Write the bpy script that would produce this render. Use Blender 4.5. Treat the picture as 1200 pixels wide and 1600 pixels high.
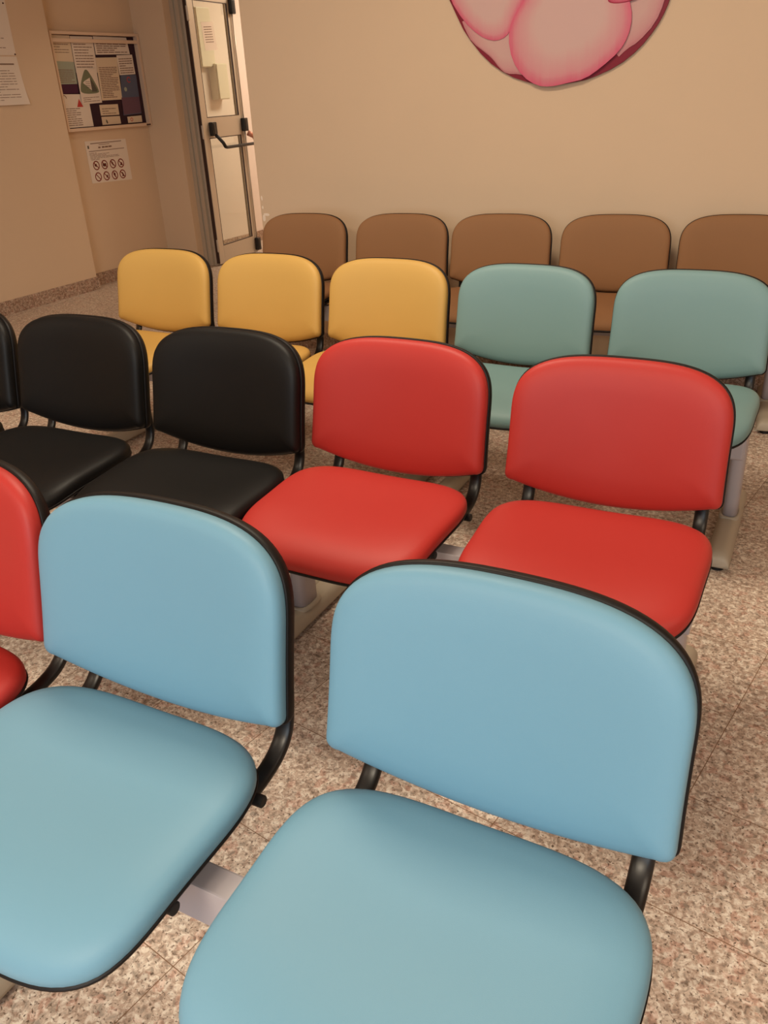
import bpy, bmesh, math, random
from mathutils import Vector, Matrix

for o in list(bpy.data.objects):
    bpy.data.objects.remove(o)
SC = bpy.context.scene
COL = SC.collection
W0 = math.radians(-29.5)            # the room's long axis seen from the camera

# ------------------------------------------------------------------ camera
PITCH, ROLL, CAM_H, FPX = 0.4659, 0.0533, 1.3712, 1311.26
def to_room(v):
    d = (math.cos(W0), math.sin(W0)); n = (-math.sin(W0), math.cos(W0))
    return Vector((v[0]*d[0]+v[1]*d[1], v[0]*n[0]+v[1]*n[1], v[2]))
fw = to_room((0, math.cos(PITCH), -math.sin(PITCH)))
up = to_room((0, math.sin(PITCH), math.cos(PITCH)))
rt = to_room((1, 0, 0))
rt2 = rt*math.cos(ROLL) - up*math.sin(ROLL)
up2 = rt*math.sin(ROLL) + up*math.cos(ROLL)
cam_data = bpy.data.cameras.new('camera')
cam = bpy.data.objects.new('camera', cam_data)
COL.objects.link(cam)
cam.matrix_world = Matrix(((rt2.x, up2.x, -fw.x, 0), (rt2.y, up2.y, -fw.y, 0), (rt2.z, up2.z, -fw.z, CAM_H), (0, 0, 0, 1)))
cam_data.sensor_fit = 'VERTICAL'
cam_data.sensor_height = 36.0
cam_data.sensor_width = 27.0
cam_data.lens = FPX/1600*36.0
cam_data.clip_start = 0.02
SC.camera = cam

# ------------------------------------------------------------------ world, lights, exposure
world = bpy.data.worlds.new('world')
SC.world = world
world.use_nodes = True
world.node_tree.nodes['Background'].inputs[0].default_value = (1.0, 0.80, 0.62, 1)
world.node_tree.nodes['Background'].inputs[1].default_value = 0.05
SC.view_settings.view_transform = 'Standard'
SC.view_settings.look = 'None'
SC.view_settings.gamma = 1.0
SC.view_settings.use_curve_mapping = False
SC.view_settings.exposure = 0.0

def area(name, loc, sx, sy, power, col, rot=(0, 0, 0)):
    l = bpy.data.lights.new(name, 'AREA')
    l.shape = 'RECTANGLE'; l.size = sx; l.size_y = sy; l.energy = power; l.color = col
    o = bpy.data.objects.new(name, l)
    o.location = loc; o.rotation_euler = rot
    COL.objects.link(o)
    return o
WARM = (1.0, 0.86, 0.66)
area('ceiling_lamp', (-1.5, 1.9, 2.93), 1.2, 0.6, 54, WARM)
area('ceiling_lamp', (-0.6, -2.0, 2.93), 1.2, 0.6, 118, WARM)
area('ceiling_lamp', (1.7, 0.3, 2.93), 1.2, 0.6, 30, WARM)
area('ceiling_lamp', (-3.6, -1.4, 2.93), 1.2, 0.6, 26, WARM)
area('corridor_lamp', (-4.2, 8.0, 2.75), 0.6, 1.2, 60, WARM)
# added cool fill lamp, standing for unseen window daylight behind the photographer
area('cool_fill_lamp', (0.3, -3.74, 1.65), 4.0, 1.5, 112, (0.70, 0.87, 1.0), (math.radians(90), 0, 0))

# ------------------------------------------------------------------ materials
def s2l(c):
    return c/12.92 if c <= 0.04045 else ((c+0.055)/1.055)**2.4
def rgb(r, g, b):
    return (s2l(r/255), s2l(g/255), s2l(b/255), 1)
def newmat(name):
    m = bpy.data.materials.new(name); m.use_nodes = True
    nt = m.node_tree
    return m, nt, nt.nodes['Principled BSDF']
def noise_bump(nt, bsdf, scale, strength, dist=0.001, detail=3):
    tc = nt.nodes.new('ShaderNodeTexCoord')
    n = nt.nodes.new('ShaderNodeTexNoise'); n.inputs['Scale'].default_value = scale; n.inputs['Detail'].default_value = detail
    b = nt.nodes.new('ShaderNodeBump'); b.inputs['Strength'].default_value = strength; b.inputs['Distance'].default_value = dist
    nt.links.new(tc.outputs['Object'], n.inputs['Vector'])
    nt.links.new(n.outputs['Fac'], b.inputs['Height'])
    nt.links.new(b.outputs['Normal'], bsdf.inputs['Normal'])
    return tc, n
def plain(name, c, rough=0.6, metal=0.0, spec=0.5, bump=None, var=0.0):
    m, nt, p = newmat(name)
    p.inputs['Base Color'].default_value = c
    p.inputs['Roughness'].default_value = rough
    p.inputs['Metallic'].default_value = metal
    p.inputs['Specular IOR Level'].default_value = spec
    tc = None
    if bump:
        tc, n = noise_bump(nt, p, bump[0], bump[1])
    if var:
        if tc is None: tc = nt.nodes.new('ShaderNodeTexCoord')
        n2 = nt.nodes.new('ShaderNodeTexNoise'); n2.inputs['Scale'].default_value = 2.5; n2.inputs['Detail'].default_value = 4
        mp = nt.nodes.new('ShaderNodeMapRange')
        mp.inputs['To Min'].default_value = 1-var; mp.inputs['To Max'].default_value = 1+var
        hs = nt.nodes.new('ShaderNodeHueSaturation'); hs.inputs['Color'].default_value = c
        nt.links.new(tc.outputs['Object'], n2.inputs['Vector'])
        nt.links.new(n2.outputs['Fac'], mp.inputs['Value'])
        nt.links.new(mp.outputs['Result'], hs.inputs['Value'])
        nt.links.new(hs.outputs['Color'], p.inputs['Base Color'])
    return m
def vinyl(name, c, rough=0.5, spec=0.30, sheen=0.0):
    m = plain(name, c, rough, 0, spec, bump=(900, 0.12), var=0.03)
    p = m.node_tree.nodes['Principled BSDF']
    if sheen:
        p.inputs['Sheen Weight'].default_value = sheen
    return m

M = {}
M['blue'] = vinyl('sky_blue_vinyl', (0.1582, 0.3256, 0.4413, 1))
M['red'] = vinyl('red_vinyl', (0.4362, 0.0326, 0.0269, 1))
M['black'] = vinyl('black_vinyl', (0.0045, 0.0040, 0.0042, 1), 0.52, 0.27)
M['yellow'] = vinyl('yellow_vinyl', (0.5697, 0.3422, 0.0943, 1))
M['teal'] = vinyl('teal_vinyl', (0.1778, 0.2912, 0.2928, 1))
M['brown'] = vinyl('brown_fabric', (0.2877, 0.1446, 0.0679, 1), 0.75, 0.2)
M['shell'] = plain('black_plastic_shell', rgb(19, 14, 13), 0.5, 0, 0.25, bump=(500, 0.2))
M['bracket'] = plain('black_painted_steel', rgb(26, 23, 23), 0.38, 0, 0.5)
M['knob'] = plain('black_rubber', rgb(20, 18, 18), 0.6, 0, 0.4)
M['beam'] = plain('grey_painted_steel', rgb(176, 168, 172), 0.45, 0.0, 0.5)
M['foot'] = plain('grey_beige_plastic', rgb(176, 164, 146), 0.5, 0.0, 0.45)
M['wall'] = plain('cream_plaster', rgb(219, 191, 161), 0.9, 0, 0.2, bump=(60, 0.15), var=0.025)
M['wall2'] = plain('cream_plaster_corridor', rgb(232, 216, 206), 0.85, 0, 0.2, bump=(60, 0.1), var=0.02)
M['ceiling'] = plain('white_ceiling_paint', rgb(205, 186, 166), 0.9, 0, 0.2)
M['rearwall'] = plain('darkened_rear_wall', rgb(120, 92, 72), 0.9, 0, 0.2)  # unseen wall, darkened so that it reflects less in the chairs
M['chip'] = plain('bare_white_plaster', rgb(244, 226, 208), 0.9, 0, 0.2)
M['alu'] = plain('anodised_aluminium', rgb(196, 182, 164), 0.4, 0.35, 0.5)
M['gasket'] = plain('dark_door_gasket', rgb(52, 30, 22), 0.6)
M['blackplastic'] = plain('black_plastic', rgb(22, 18, 17), 0.4)
M['copper'] = plain('worn_pink_metal', rgb(206, 140, 116), 0.45, 0.2)
M['paper'] = plain('white_paper', rgb(232, 216, 200), 0.8, 0, 0.2)
M['paper2'] = plain('cream_paper', rgb(224, 202, 174), 0.8, 0, 0.2)
M['ink'] = plain('grey_print', rgb(140, 112, 96), 0.85, 0, 0.2)
M['darkink'] = plain('dark_print', rgb(82, 52, 46), 0.85, 0, 0.2)
M['boardback'] = plain('dark_board_felt', rgb(64, 44, 50), 0.95, 0, 0.1)
M['boardframe'] = plain('cream_board_frame', rgb(222, 192, 166), 0.5, 0.0, 0.4)
M['greenpaper'] = plain('pale_green_paper', rgb(166, 170, 152), 0.8, 0, 0.2)
M['purple'] = plain('dark_purple_print', rgb(78, 40, 62), 0.8, 0, 0.2)
M['bluepaper'] = plain('slate_blue_print', rgb(92, 96, 116), 0.7, 0, 0.3)
M['plum'] = plain('plum_print', rgb(108, 78, 92), 0.7, 0, 0.3)
M['iron'] = plain('olive_green_print', rgb(126, 128, 102), 0.8, 0, 0.2)
M['irondark'] = plain('dark_olive_print', rgb(98, 92, 80), 0.8, 0, 0.2)
M['redink'] = plain('red_print', rgb(196, 70, 62), 0.8, 0, 0.2)
M['brick'] = plain('brick_red_print', rgb(128, 40, 28), 0.8, 0, 0.2)
M['palebox'] = plain('pale_enamel', rgb(222, 212, 190), 0.4, 0, 0.5)

def glass_mat():
    m, nt, p = newmat('door_glass')
    p.inputs['Base Color'].default_value = (0.90, 0.95, 0.88, 1)
    p.inputs['Roughness'].default_value = 0.02
    p.inputs['Transmission Weight'].default_value = 1.0
    p.inputs['IOR'].default_value = 1.45
    return m
M['glass'] = glass_mat()

def granite():
    m, nt, p = newmat('speckled_granite')
    N = nt.nodes.new; L = nt.links.new
    tc = N('ShaderNodeTexCoord')
    mp = N('ShaderNodeMapping')
    mp.inputs['Rotation'].default_value = (0, 0, math.radians(9.0))
    mp.inputs['Location'].default_value = (0.335, -0.806, 0)
    L(tc.outputs['Object'], mp.inputs['Vector'])
    # big salmon and cream crystals
    ns = N('ShaderNodeTexNoise'); ns.inputs['Scale'].default_value = 74; ns.inputs['Detail'].default_value = 5; ns.inputs['Roughness'].default_value = 0.62
    ns.inputs['Distortion'].default_value = 0.6
    r1 = N('ShaderNodeValToRGB'); r1.color_ramp.interpolation = 'LINEAR'
    e = r1.color_ramp.elements
    e[0].position = 0.36; e[0].color = rgb(122, 104, 92)
    e[1].position = 0.64; e[1].color = rgb(238, 226, 212)
    for pos, c in ((0.42, rgb(160, 138, 122)), (0.48, rgb(190, 162, 144)), (0.53, rgb(204, 184, 168)), (0.58, rgb(230, 216, 200))):
        x = e.new(pos); x.color = c
    v = N('ShaderNodeTexVoronoi'); v.inputs['Scale'].default_value = 58; v.feature = 'F1'
    wv = N('ShaderNodeTexNoise'); wv.inputs['Scale'].default_value = 90
    vm = N('ShaderNodeVectorMath'); vm.operation = 'SCALE'; vm.inputs['Scale'].default_value = 0.012
    va = N('ShaderNodeVectorMath'); va.operation = 'ADD'
    L(mp.outputs['Vector'], wv.inputs['Vector']); L(wv.outputs['Color'], vm.inputs[0])
    L(mp.outputs['Vector'], va.inputs[0]); L(vm.outputs['Vector'], va.inputs[1])
    L(va.outputs['Vector'], v.inputs['Vector'])
    sep = N('ShaderNodeSeparateColor'); L(v.outputs['Color'], sep.inputs['Color'])
    r2 = N('ShaderNodeValToRGB'); r2.color_ramp.interpolation = 'CONSTANT'
    e = r2.color_ramp.elements
    e[0].position = 0.0; e[0].color = rgb(206, 156, 138)
    e[1].position = 0.16; e[1].color = rgb(206, 186, 168)
    for pos, c in ((0.40, rgb(234, 222, 206)), (0.62, rgb(184, 164, 148)), (0.80, rgb(222, 206, 188)), (0.93, rgb(150, 132, 118))):
        x = e.new(pos); x.color = c
    L(sep.outputs['Red'], r2.inputs['Fac'])
    mix = N('ShaderNodeMix'); mix.data_type = 'RGBA'; mix.inputs['Factor'].default_value = 0.30
    L(mp.outputs['Vector'], ns.inputs['Vector']); L(ns.outputs['Fac'], r1.inputs['Fac'])
    L(r1.outputs['Color'], mix.inputs['A']); L(r2.outputs['Color'], mix.inputs['B'])
    # dark mica flecks
    nf = N('ShaderNodeTexNoise'); nf.inputs['Scale'].default_value = 165; nf.inputs['Detail'].default_value = 3; nf.inputs['Roughness'].default_value = 0.6
    nf.inputs['Distortion'].default_value = 0.4
    L(mp.outputs['Vector'], nf.inputs['Vector'])
    r3 = N('ShaderNodeValToRGB'); e = r3.color_ramp.elements
    e[0].position = 0.56; e[0].color = (0, 0, 0, 1); e[1].position = 0.66; e[1].color = (1, 1, 1, 1)
    L(nf.outputs['Fac'], r3.inputs['Fac'])
    mix2 = N('ShaderNodeMix'); mix2.data_type = 'RGBA'
    L(r3.outputs['Color'], mix2.inputs['Factor']); L(mix.outputs['Result'], mix2.inputs['A'])
    mix2.inputs['B'].default_value = rgb(104, 84, 70)
    # joints between the 30 cm tiles, and a slight shade difference per tile
    br = N('ShaderNodeTexBrick'); br.offset = 0.0; br.squash = 1.0
    br.inputs['Scale'].default_value = 1.0
    br.inputs['Brick Width'].default_value = 0.30; br.inputs['Row Height'].default_value = 0.30
    br.inputs['Mortar Size'].default_value = 0.0011; br.inputs['Mortar Smooth'].default_value = 0.3
    br.inputs['Color1'].default_value = (0.93, 0.93, 0.93, 1); br.inputs['Color2'].default_value = (1.07, 1.07, 1.07, 1)
    br.inputs['Mortar'].default_value = (1, 1, 1, 1)
    L(mp.outputs['Vector'], br.inputs['Vector'])
    mul = N('ShaderNodeMix'); mul.data_type = 'RGBA'; mul.blend_type = 'MULTIPLY'; mul.inputs['Factor'].default_value = 1.0
    L(mix2.outputs['Result'], mul.inputs['A']); L(br.outputs['Color'], mul.inputs['B'])
    mix3 = N('ShaderNodeMix'); mix3.data_type = 'RGBA'
    L(br.outputs['Fac'], mix3.inputs['Factor']); L(mul.outputs['Result'], mix3.inputs['A'])
    mix3.inputs['B'].default_value = rgb(126, 92, 66)
    L(mix3.outputs['Result'], p.inputs['Base Color'])
    p.inputs['Roughness'].default_value = 0.42
    p.inputs['Specular IOR Level'].default_value = 0.35
    return m
M['granite'] = granite()
def granite_dark():
    m = M['granite'].copy(); m.name = 'speckled_granite_skirting'
    nt = m.node_tree; p = nt.nodes['Principled BSDF']
    src = p.inputs['Base Color'].links[0].from_socket
    mul = nt.nodes.new('ShaderNodeMix'); mul.data_type = 'RGBA'; mul.blend_type = 'MULTIPLY'; mul.inputs['Factor'].default_value = 1.0
    mul.inputs['B'].default_value = (0.70, 0.60, 0.54, 1)
    nt.links.new(src, mul.inputs['A']); nt.links.new(mul.outputs['Result'], p.inputs['Base Color'])
    return m
M['skirting'] = granite_dark()

# ------------------------------------------------------------------ helpers
def link_mesh(name, verts, faces, mat, parent=None, smooth=True, loc=None):
    me = bpy.data.meshes.new(name)
    me.from_pydata([tuple(v) for v in verts], [], faces)
    bm = bmesh.new(); bm.from_mesh(me)
    bmesh.ops.recalc_face_normals(bm, faces=bm.faces)
    bm.to_mesh(me); bm.free()
    me.materials.append(mat)
    if smooth:
        for p in me.polygons: p.use_smooth = True
    o = bpy.data.objects.new(name, me)
    COL.objects.link(o)
    if parent: o.parent = parent
    if loc: o.location = loc
    return o
def obj_bm(name, bm, mat, parent=None, smooth=False):
    bmesh.ops.recalc_face_normals(bm, faces=bm.faces)
    me = bpy.data.meshes.new(name); bm.to_mesh(me); bm.free()
    me.materials.append(mat)
    if smooth:
        for p in me.polygons: p.use_smooth = True
    o = bpy.data.objects.new(name, me); COL.objects.link(o)
    if parent: o.parent = parent
    return o
def add_box(bm, x0, x1, y0, y1, z0, z1, bev=0.0):
    g = bmesh.ops.create_cube(bm, size=1.0)
    vs = g['verts']
    for v in vs:
        v.co = Vector(((x0+x1)/2+v.co.x*(x1-x0), (y0+y1)/2+v.co.y*(y1-y0), (z0+z1)/2+v.co.z*(z1-z0)))
    if bev > 0:
        es = list({e for v in vs for e in v.link_edges})
        bmesh.ops.bevel(bm, geom=es, offset=bev, segments=2, affect='EDGES', profile=0.7)
def box(name, x0, x1, y0, y1, z0, z1, mat, parent=None, bev=0.0):
    bm = bmesh.new(); add_box(bm, x0, x1, y0, y1, z0, z1, bev)
    return obj_bm(name, bm, mat, parent)
def add_cyl(bm, p0, p1, r0, r1=None, seg=20):
    r1 = r0 if r1 is None else r1
    a = Vector(p0); b = Vector(p1); ax = (b-a).normalized()
    t = Vector((0, 0, 1)) if abs(ax.z) < 0.9 else Vector((1, 0, 0))
    u = ax.cross(t).normalized(); w = ax.cross(u)
    ra = []; rb = []
    for i in range(seg):
        c, s = math.cos(2*math.pi*i/seg), math.sin(2*math.pi*i/seg)
        ra.append(bm.verts.new(a+(u*c+w*s)*r0)); rb.append(bm.verts.new(b+(u*c+w*s)*r1))
    for i in range(seg):
        j = (i+1) % seg
        bm.faces.new((ra[i], ra[j], rb[j], rb[i]))
    bm.faces.new(ra[::-1]); bm.faces.new(rb)
def loft(sections, close_ends=True):
    verts = []; faces = []; n = len(sections[0])
    for s in sections: verts += s
    for k in range(len(sections)-1):
        for i in range(n):
            j = (i+1) % n
            faces.append((k*n+i, k*n+j, (k+1)*n+j, (k+1)*n+i))
    if close_ends:
        faces.append(tuple(range(n))[::-1]); faces.append(tuple(range((len(sections)-1)*n, len(sections)*n)))
    return verts, faces
def empty(name, loc, rz, label, cat, group=None):
    o = bpy.data.objects.new(name, None); COL.objects.link(o)
    o.empty_display_size = 0.1
    o.location = loc; o.rotation_euler = (0, 0, rz)
    tag(o, label, cat, group)
    return o
def tag(o, label, cat, group=None):
    o['label'] = label; o['category'] = cat
    if group: o['group'] = group
    return o
def struct(o):
    o['kind'] = 'structure'; return o

# ------------------------------------------------------------------ the room
struct(box('floor', -6.2, 4.5, -4.0, 10.2, -0.06, 0.0, M['granite']))
struct(box('ceiling', -6.2, 4.5, -4.0, 10.2, 3.0, 3.06, M['ceiling']))
struct(box('wall_left', -6.1, -5.5, -4.0, 5.10, 0, 3.0, M['wall']))
struct(box('wall_alcove', -6.1, -5.612, 5.10, 6.12, 0, 3.0, M['wall']))
def wall_end():
    bm = bmesh.new()
    add_box(bm, -6.1, -5.262, 6.12, 6.36, 0, 3.0)
    add_box(bm, -5.262, -3.055, 6.12, 6.36, 2.32, 3.0)
    return obj_bm('wall_door', bm, M['wall'])
struct(wall_end())
struct(box('wall_back', -3.055, 4.5, 4.15, 10.2, 0, 3.0, M['wall'], bev=0.004))
struct(box('wall_corridor_left', -6.1, -5.6, 6.36, 10.2, 0, 3.0, M['wall2']))
struct(box('wall_corridor_back', -5.6, -3.055, 9.8, 10.2, 0, 3.0, M['wall2']))
struct(box('wall_right', 4.3, 4.5, -4.0, 4.15, 0, 3.0, M['wall']))
struct(box('wall_front', -5.5, 4.3, -4.0, -3.8, 0, 3.0, M['rearwall']))
struct(box('baseboard_left', -5.5, -5.488, -3.8, 5.10, 0, 0.10, M['skirting'], bev=0.002))
struct(box('baseboard_pillar', -5.60, -5.488, 5.10, 5.112, 0, 0.10, M['skirting'], bev=0.002))
struct(box('baseboard_alcove', -5.612, -5.60, 5.112, 6.108, 0, 0.10, M['skirting'], bev=0.002))
struct(box('baseboard_door', -5.60, -5.262, 6.108, 6.12, 0, 0.10, M['skirting'], bev=0.002))
struct(box('baseboard_back', -3.055, 4.3, 4.138, 4.15, 0, 0.10, M['skirting'], bev=0.002))
struct(box('baseboard_corridor', -5.6, -5.588, 6.36, 9.8, 0, 0.10, M['skirting'], bev=0.002))

# chipped plaster on the end of the back wall
def blob(name, pts, y, mat, th=0.0012):
    n = len(pts)
    verts = [(x, y, z) for x, z in pts]+[(x, y-th, z) for x, z in pts]
    faces = [tuple(range(n)), tuple(range(n, 2*n))[::-1]]+[(i, (i+1) % n, n+(i+1) % n, n+i) for i in range(n)]
    return link_mesh(name, verts, faces, mat, smooth=False)
rnd = random.Random(4)
def chip(cx, cz, w, h):
    pts = [(cx+w*math.cos(t*math.pi/5)*rnd.uniform(.7, 1.2), cz+h*math.sin(t*math.pi/5)*rnd.uniform(.7, 1.2)) for t in range(10)]
    return pts
for i, (cx, cz, w, h) in enumerate(((-3.040, 0.85, 0.006, 0.012), (-3.040, 0.80, 0.005, 0.009), (-3.038, 0.742, 0.011, 0.024), (-3.018, 0.762, 0.022, 0.008))):
    struct(blob('trim_%d' % (10+i), chip(cx, cz, w, h), 4.1502, M['chip']))

# ------------------------------------------------------------------ door frame and door
def jamb():
    bm = bmesh.new()
    add_box(bm, -5.262, -5.225, 6.20, 6.30, 0, 2.32, 0.003)
    add_box(bm, -5.225, -5.195, 6.215, 6.30, 0, 2.32, 0.003)
    add_box(bm, -5.195, -5.165, 6.195, 6.30, 0, 2.32, 0.003)
    add_box(bm, -5.165, -5.130, 6.222, 6.30, 0, 2.32, 0.003)
    add_box(bm, -5.262, -3.055, 6.20, 6.30, 2.22, 2.32, 0.003)
    return obj_bm('trim_1', bm, M['alu'])
struct(jamb())
def jamb_gaskets():
    bm = bmesh.new()
    for x in (-5.226, -5.166):
        add_box(bm, x-0.0015, x+0.0015, 6.203, 6.214, 0, 2.22)
    return obj_bm('trim_2', bm, M['ink'])

# leaf, built in its own frame: x across the thickness (faces +x), y from the hinge, z up
DOOR = bpy.data.objects.new('door_1', None); COL.objects.link(DOOR)
DOOR.location = (-5.115, 6.215, 0); DOOR.rotation_euler = (0, 0, math.radians(6.0)); DOOR['kind'] = 'structure'
LW, LH = 0.69, 2.19
def leaf_frame():
    bm = bmesh.new()
    t0, t1 = -0.022, 0.022
    add_box(bm, t0, t1, 0.0, 0.085, 0.012, LH, 0.003)
    add_box(bm, t0, t1, LW-0.075, LW, 0.012, LH, 0.003)
    add_box(bm, t0, t1, 0.085, LW-0.075, 0.012, 0.165, 0.003)
    add_box(bm, t0, t1, 0.085, LW-0.075, 1.065, 1.225, 0.003)
    add_box(bm, t0, t1, 0.085, LW-0.075, 2.10, LH, 0.003)
    return obj_bm('door_frame', bm, M['alu'], DOOR)
leaf_frame()
def gasket(z0, z1):
    bm = bmesh.new(); y0, y1 = 0.085, LW-0.075; w = 0.006
    add_box(bm, 0.014, 0.0225, y0, y0+w, z0, z1); add_box(bm, 0.014, 0.0225, y1-w, y1, z0, z1)
    add_box(bm, 0.014, 0.0225, y0+w, y1-w, z0, z0+w); add_box(bm, 0.014, 0.0225, y0+w, y1-w, z1-w, z1)
    return obj_bm('glazing_gasket', bm, M['gasket'], DOOR)
for z0, z1 in ((0.165, 1.065), (1.225, 2.10)):
    gasket(z0, z1)
    box('glass_pane', -0.003, 0.003, 0.091, LW-0.081, z0+0.006, z1-0.006, M['glass'], DOOR)
box('edge_seal', -0.010, 0.024, LW, LW+0.006, 0.02, LH, M['gasket'], DOOR)
box('edge_seal', -0.010, 0.020, -0.010, -0.004, 0.02, LH, M['gasket'], DOOR)
def hinge(z):
    bm = bmesh.new()
    add_cyl(bm, (0.026, -0.012, z-0.05), (0.026, -0.012, z+0.05), 0.011)
    add_box(bm, 0.016, 0.028, -0.012, 0.022, z-0.045, z+0.045, 0.002)
    add_cyl(bm, (0.026, -0.012, z-0.058), (0.026, -0.012, z-0.05), 0.007, 0.011)
    return obj_bm('hinge', bm, M['alu'], DOOR)
for z in (0.18, 1.12, 2.0): hinge(z)
def bar_box(y0, y1, z0, z1, name='latch_box'):
    bm = bmesh.new(); add_box(bm, 0.022, 0.062, y0, y1, z0, z1, 0.010)
    add_box(bm, 0.06, 0.066, y0+0.012, y1-0.012, z0+0.015, z1-0.015, 0.003)
    return obj_bm(name, bm, M['blackplastic'], DOOR)
bar_box(0.095, 0.165, 1.08, 1.19); bar_box(LW-0.06, LW+0.006, 1.09, 1.20)
bar_box(LW-0.052, LW+0.004, 2.02, 2.135); bar_box(LW-0.052, LW+0.004, 0.03, 0.145)
def arm_and_bar():
    pts = [Vector((0.045, 0.13, 1.10)), Vector((0.075, 0.145, 1.065)), Vector((0.105, 0.165, 1.02)), Vector((0.115, 0.175, 0.99)),
           Vector((0.115, 0.20, 0.983)), Vector((0.115, 0.45, 0.983)), Vector((0.115, LW+0.02, 0.983)), Vector((0.105, LW+0.045, 1.0))]
    secs = []
    for i, p in enumerate(pts):
        a = pts[max(i-1, 0)]; b = pts[min(i+1, len(pts)-1)]; ax = (b-a).normalized()
        u = ax.cross(Vector((1, 0, 0.2))).normalized(); w = ax.cross(u).normalized()
        r = 0.013 if i > 3 else 0.015
        secs.append([tuple(p+(u*math.cos(k*math.pi/6)+w*math.sin(k*math.pi/6))*r) for k in range(12)])
    v, f = loft(secs)
    return link_mesh('panic_bar', v, f, M['blackplastic'], DOOR)
arm_and_bar()
def lock_piece():
    bm = bmesh.new()
    add_cyl(bm, (0.06, LW-0.02, 1.075), (0.10, LW+0.012, 1.045), 0.024, 0.021)
    add_cyl(bm, (0.10, LW+0.012, 1.045), (0.112, LW+0.03, 1.0), 0.020, 0.017)
    return obj_bm('bar_end_bracket', bm, M['copper'], DOOR, True)
lock_piece()['label'] = 'pinkish metal end bracket of the panic bar'
def rod(z0, z1):
    bm = bmesh.new(); add_cyl(bm, (0.034, LW-0.022, z0), (0.034, LW-0.022, z1), 0.006, seg=12)
    return obj_bm('latch_rod', bm, M['alu'], DOOR, True)
rod(0.14, 1.10); rod(1.19, 2.03)

# print on paper as small raised strips (local frame: x out of the page, y across, z up)
def paper_obj(name, y0, y1, z0, z1, mat, lines=(), th=0.0015, x=0.0, ink=None, curl=0.0, parent=None, quad=None):
    """sheet in the plane x = const; quad = four (y, z) corners overrides the rectangle"""
    q = quad or [(y0, z0), (y1, z0), (y1, z1), (y0, z1)]
    n = 6; verts = []; faces = []
    def P(a, b):
        ya = q[0][0]+(q[1][0]-q[0][0])*a; za = q[0][1]+(q[1][1]-q[0][1])*a
        yb = q[3][0]+(q[2][0]-q[3][0])*a; zb = q[3][1]+(q[2][1]-q[3][1])*a
        return ya+(yb-ya)*b, za+(zb-za)*b
    for side in (0, 1):
        for i in range(n+1):
            for j in range(n+1):
                a, b = i/n, j/n
                y, z = P(a, b)
                c = curl*((1-b)**3)*(0.4+0.6*a)
                verts.append((x+(th if side else 0)+c, y, z))
    s = (n+1)**2
    for i in range(n):
        for j in range(n):
            k = i*(n+1)+j
            faces.append((k, k+1, k+n+2, k+n+1)); faces.append((s+k, s+k+n+1, s+k+n+2, s+k+1))
    def rim(idx):
        for a, b in zip(idx[:-1], idx[1:]): faces.append((a, b, s+b, s+a))
    rim([i*(n+1) for i in range(n+1)]); rim([i*(n+1)+n for i in range(n+1)]); rim(list(range(n+1))); rim([n*(n+1)+j for j in range(n+1)])
    o = link_mesh(name, verts, faces, mat, parent, smooth=False)
    if lines:
        vv = []; ff = []
        for (a0, a1, b, h) in lines:
            k = len(vv)
            for (a, bb) in ((a0, b), (a1, b), (a1, b+h), (a0, b+h)):
                y, z = P(a, bb); vv.append((x+th+0.0007+curl*((1-bb)**3)*(0.4+0.6*a), y, z))
            for (a, bb) in ((a0, b), (a1, b), (a1, b+h), (a0, b+h)):
                y, z = P(a, bb); vv.append((x+th-0.0004+curl*((1-bb)**3)*(0.4+0.6*a), y, z))
            ff += [(k, k+1, k+2, k+3), (k+4, k+5, k+1, k), (k+5, k+6, k+2, k+1), (k+6, k+7, k+3, k+2), (k+7, k+4, k, k+3)]
        link_mesh('printed_text', vv, ff, ink or M['ink'], o, smooth=False)
    return o
def textlines(n, b0, b1, a0=0.1, a1=0.9, h=0.4, seed=0, words=True):
    r = random.Random(seed); out = []
    st = (b1-b0)/n
    for i in range(n):
        end = a1 if r.random() < 0.7 else a0+(a1-a0)*r.uniform(0.45, 0.9)
        a = a0
        while a < end-0.02:
            w = r.uniform(0.08, 0.22); e_ = min(a+w, end)
            out.append((a, e_, b0+i*st, st*h)); a = e_+0.018
    return out

# sheet taped on the door glass (parented to nothing: a thing of its own)
def place_on_door(o):
    o.location = DOOR.location; o.rotation_euler = DOOR.rotation_euler
dp = paper_obj('paper_notice', 0.205, 0.395, 1.735, 1.95, M['paper'], textlines(7, 0.28, 0.90, 0.15, 0.8, 0.3, 3), x=0.0045, curl=0.006, quad=[(0.215, 1.735), (0.405, 1.745), (0.385, 1.955), (0.20, 1.945)])
place_on_door(dp); tag(dp, 'white paper notice taped to the upper glass of the aluminium door', 'notice')

# pale enclosures hanging on the corridor wall behind the glass
def wallbox(name, y0, y1, z0, z1, depth, label):
    t = empty(name, (-5.6, (y0+y1)/2, z0), 0, label, 'box')
    w = (y1-y0)/2; h = z1-z0
    box('box_body', 0.0, depth-0.012, -w, w, 0, h, M['palebox'], t, 0.006)
    box('box_door', depth-0.012, depth, -w+0.006, w-0.006, 0.006, h-0.006, M['palebox'], t, 0.004)
    return t
wallbox('wall_cabinet', 6.87, 7.07, 1.63, 2.11, 0.06, 'wide pale cabinet on the corridor wall, upper left behind the door glass')
wallbox('wall_dispenser', 7.02, 7.18, 1.36, 1.66, 0.10, 'narrow pale dispenser on the corridor wall below the paper notice, behind the door glass')

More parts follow.
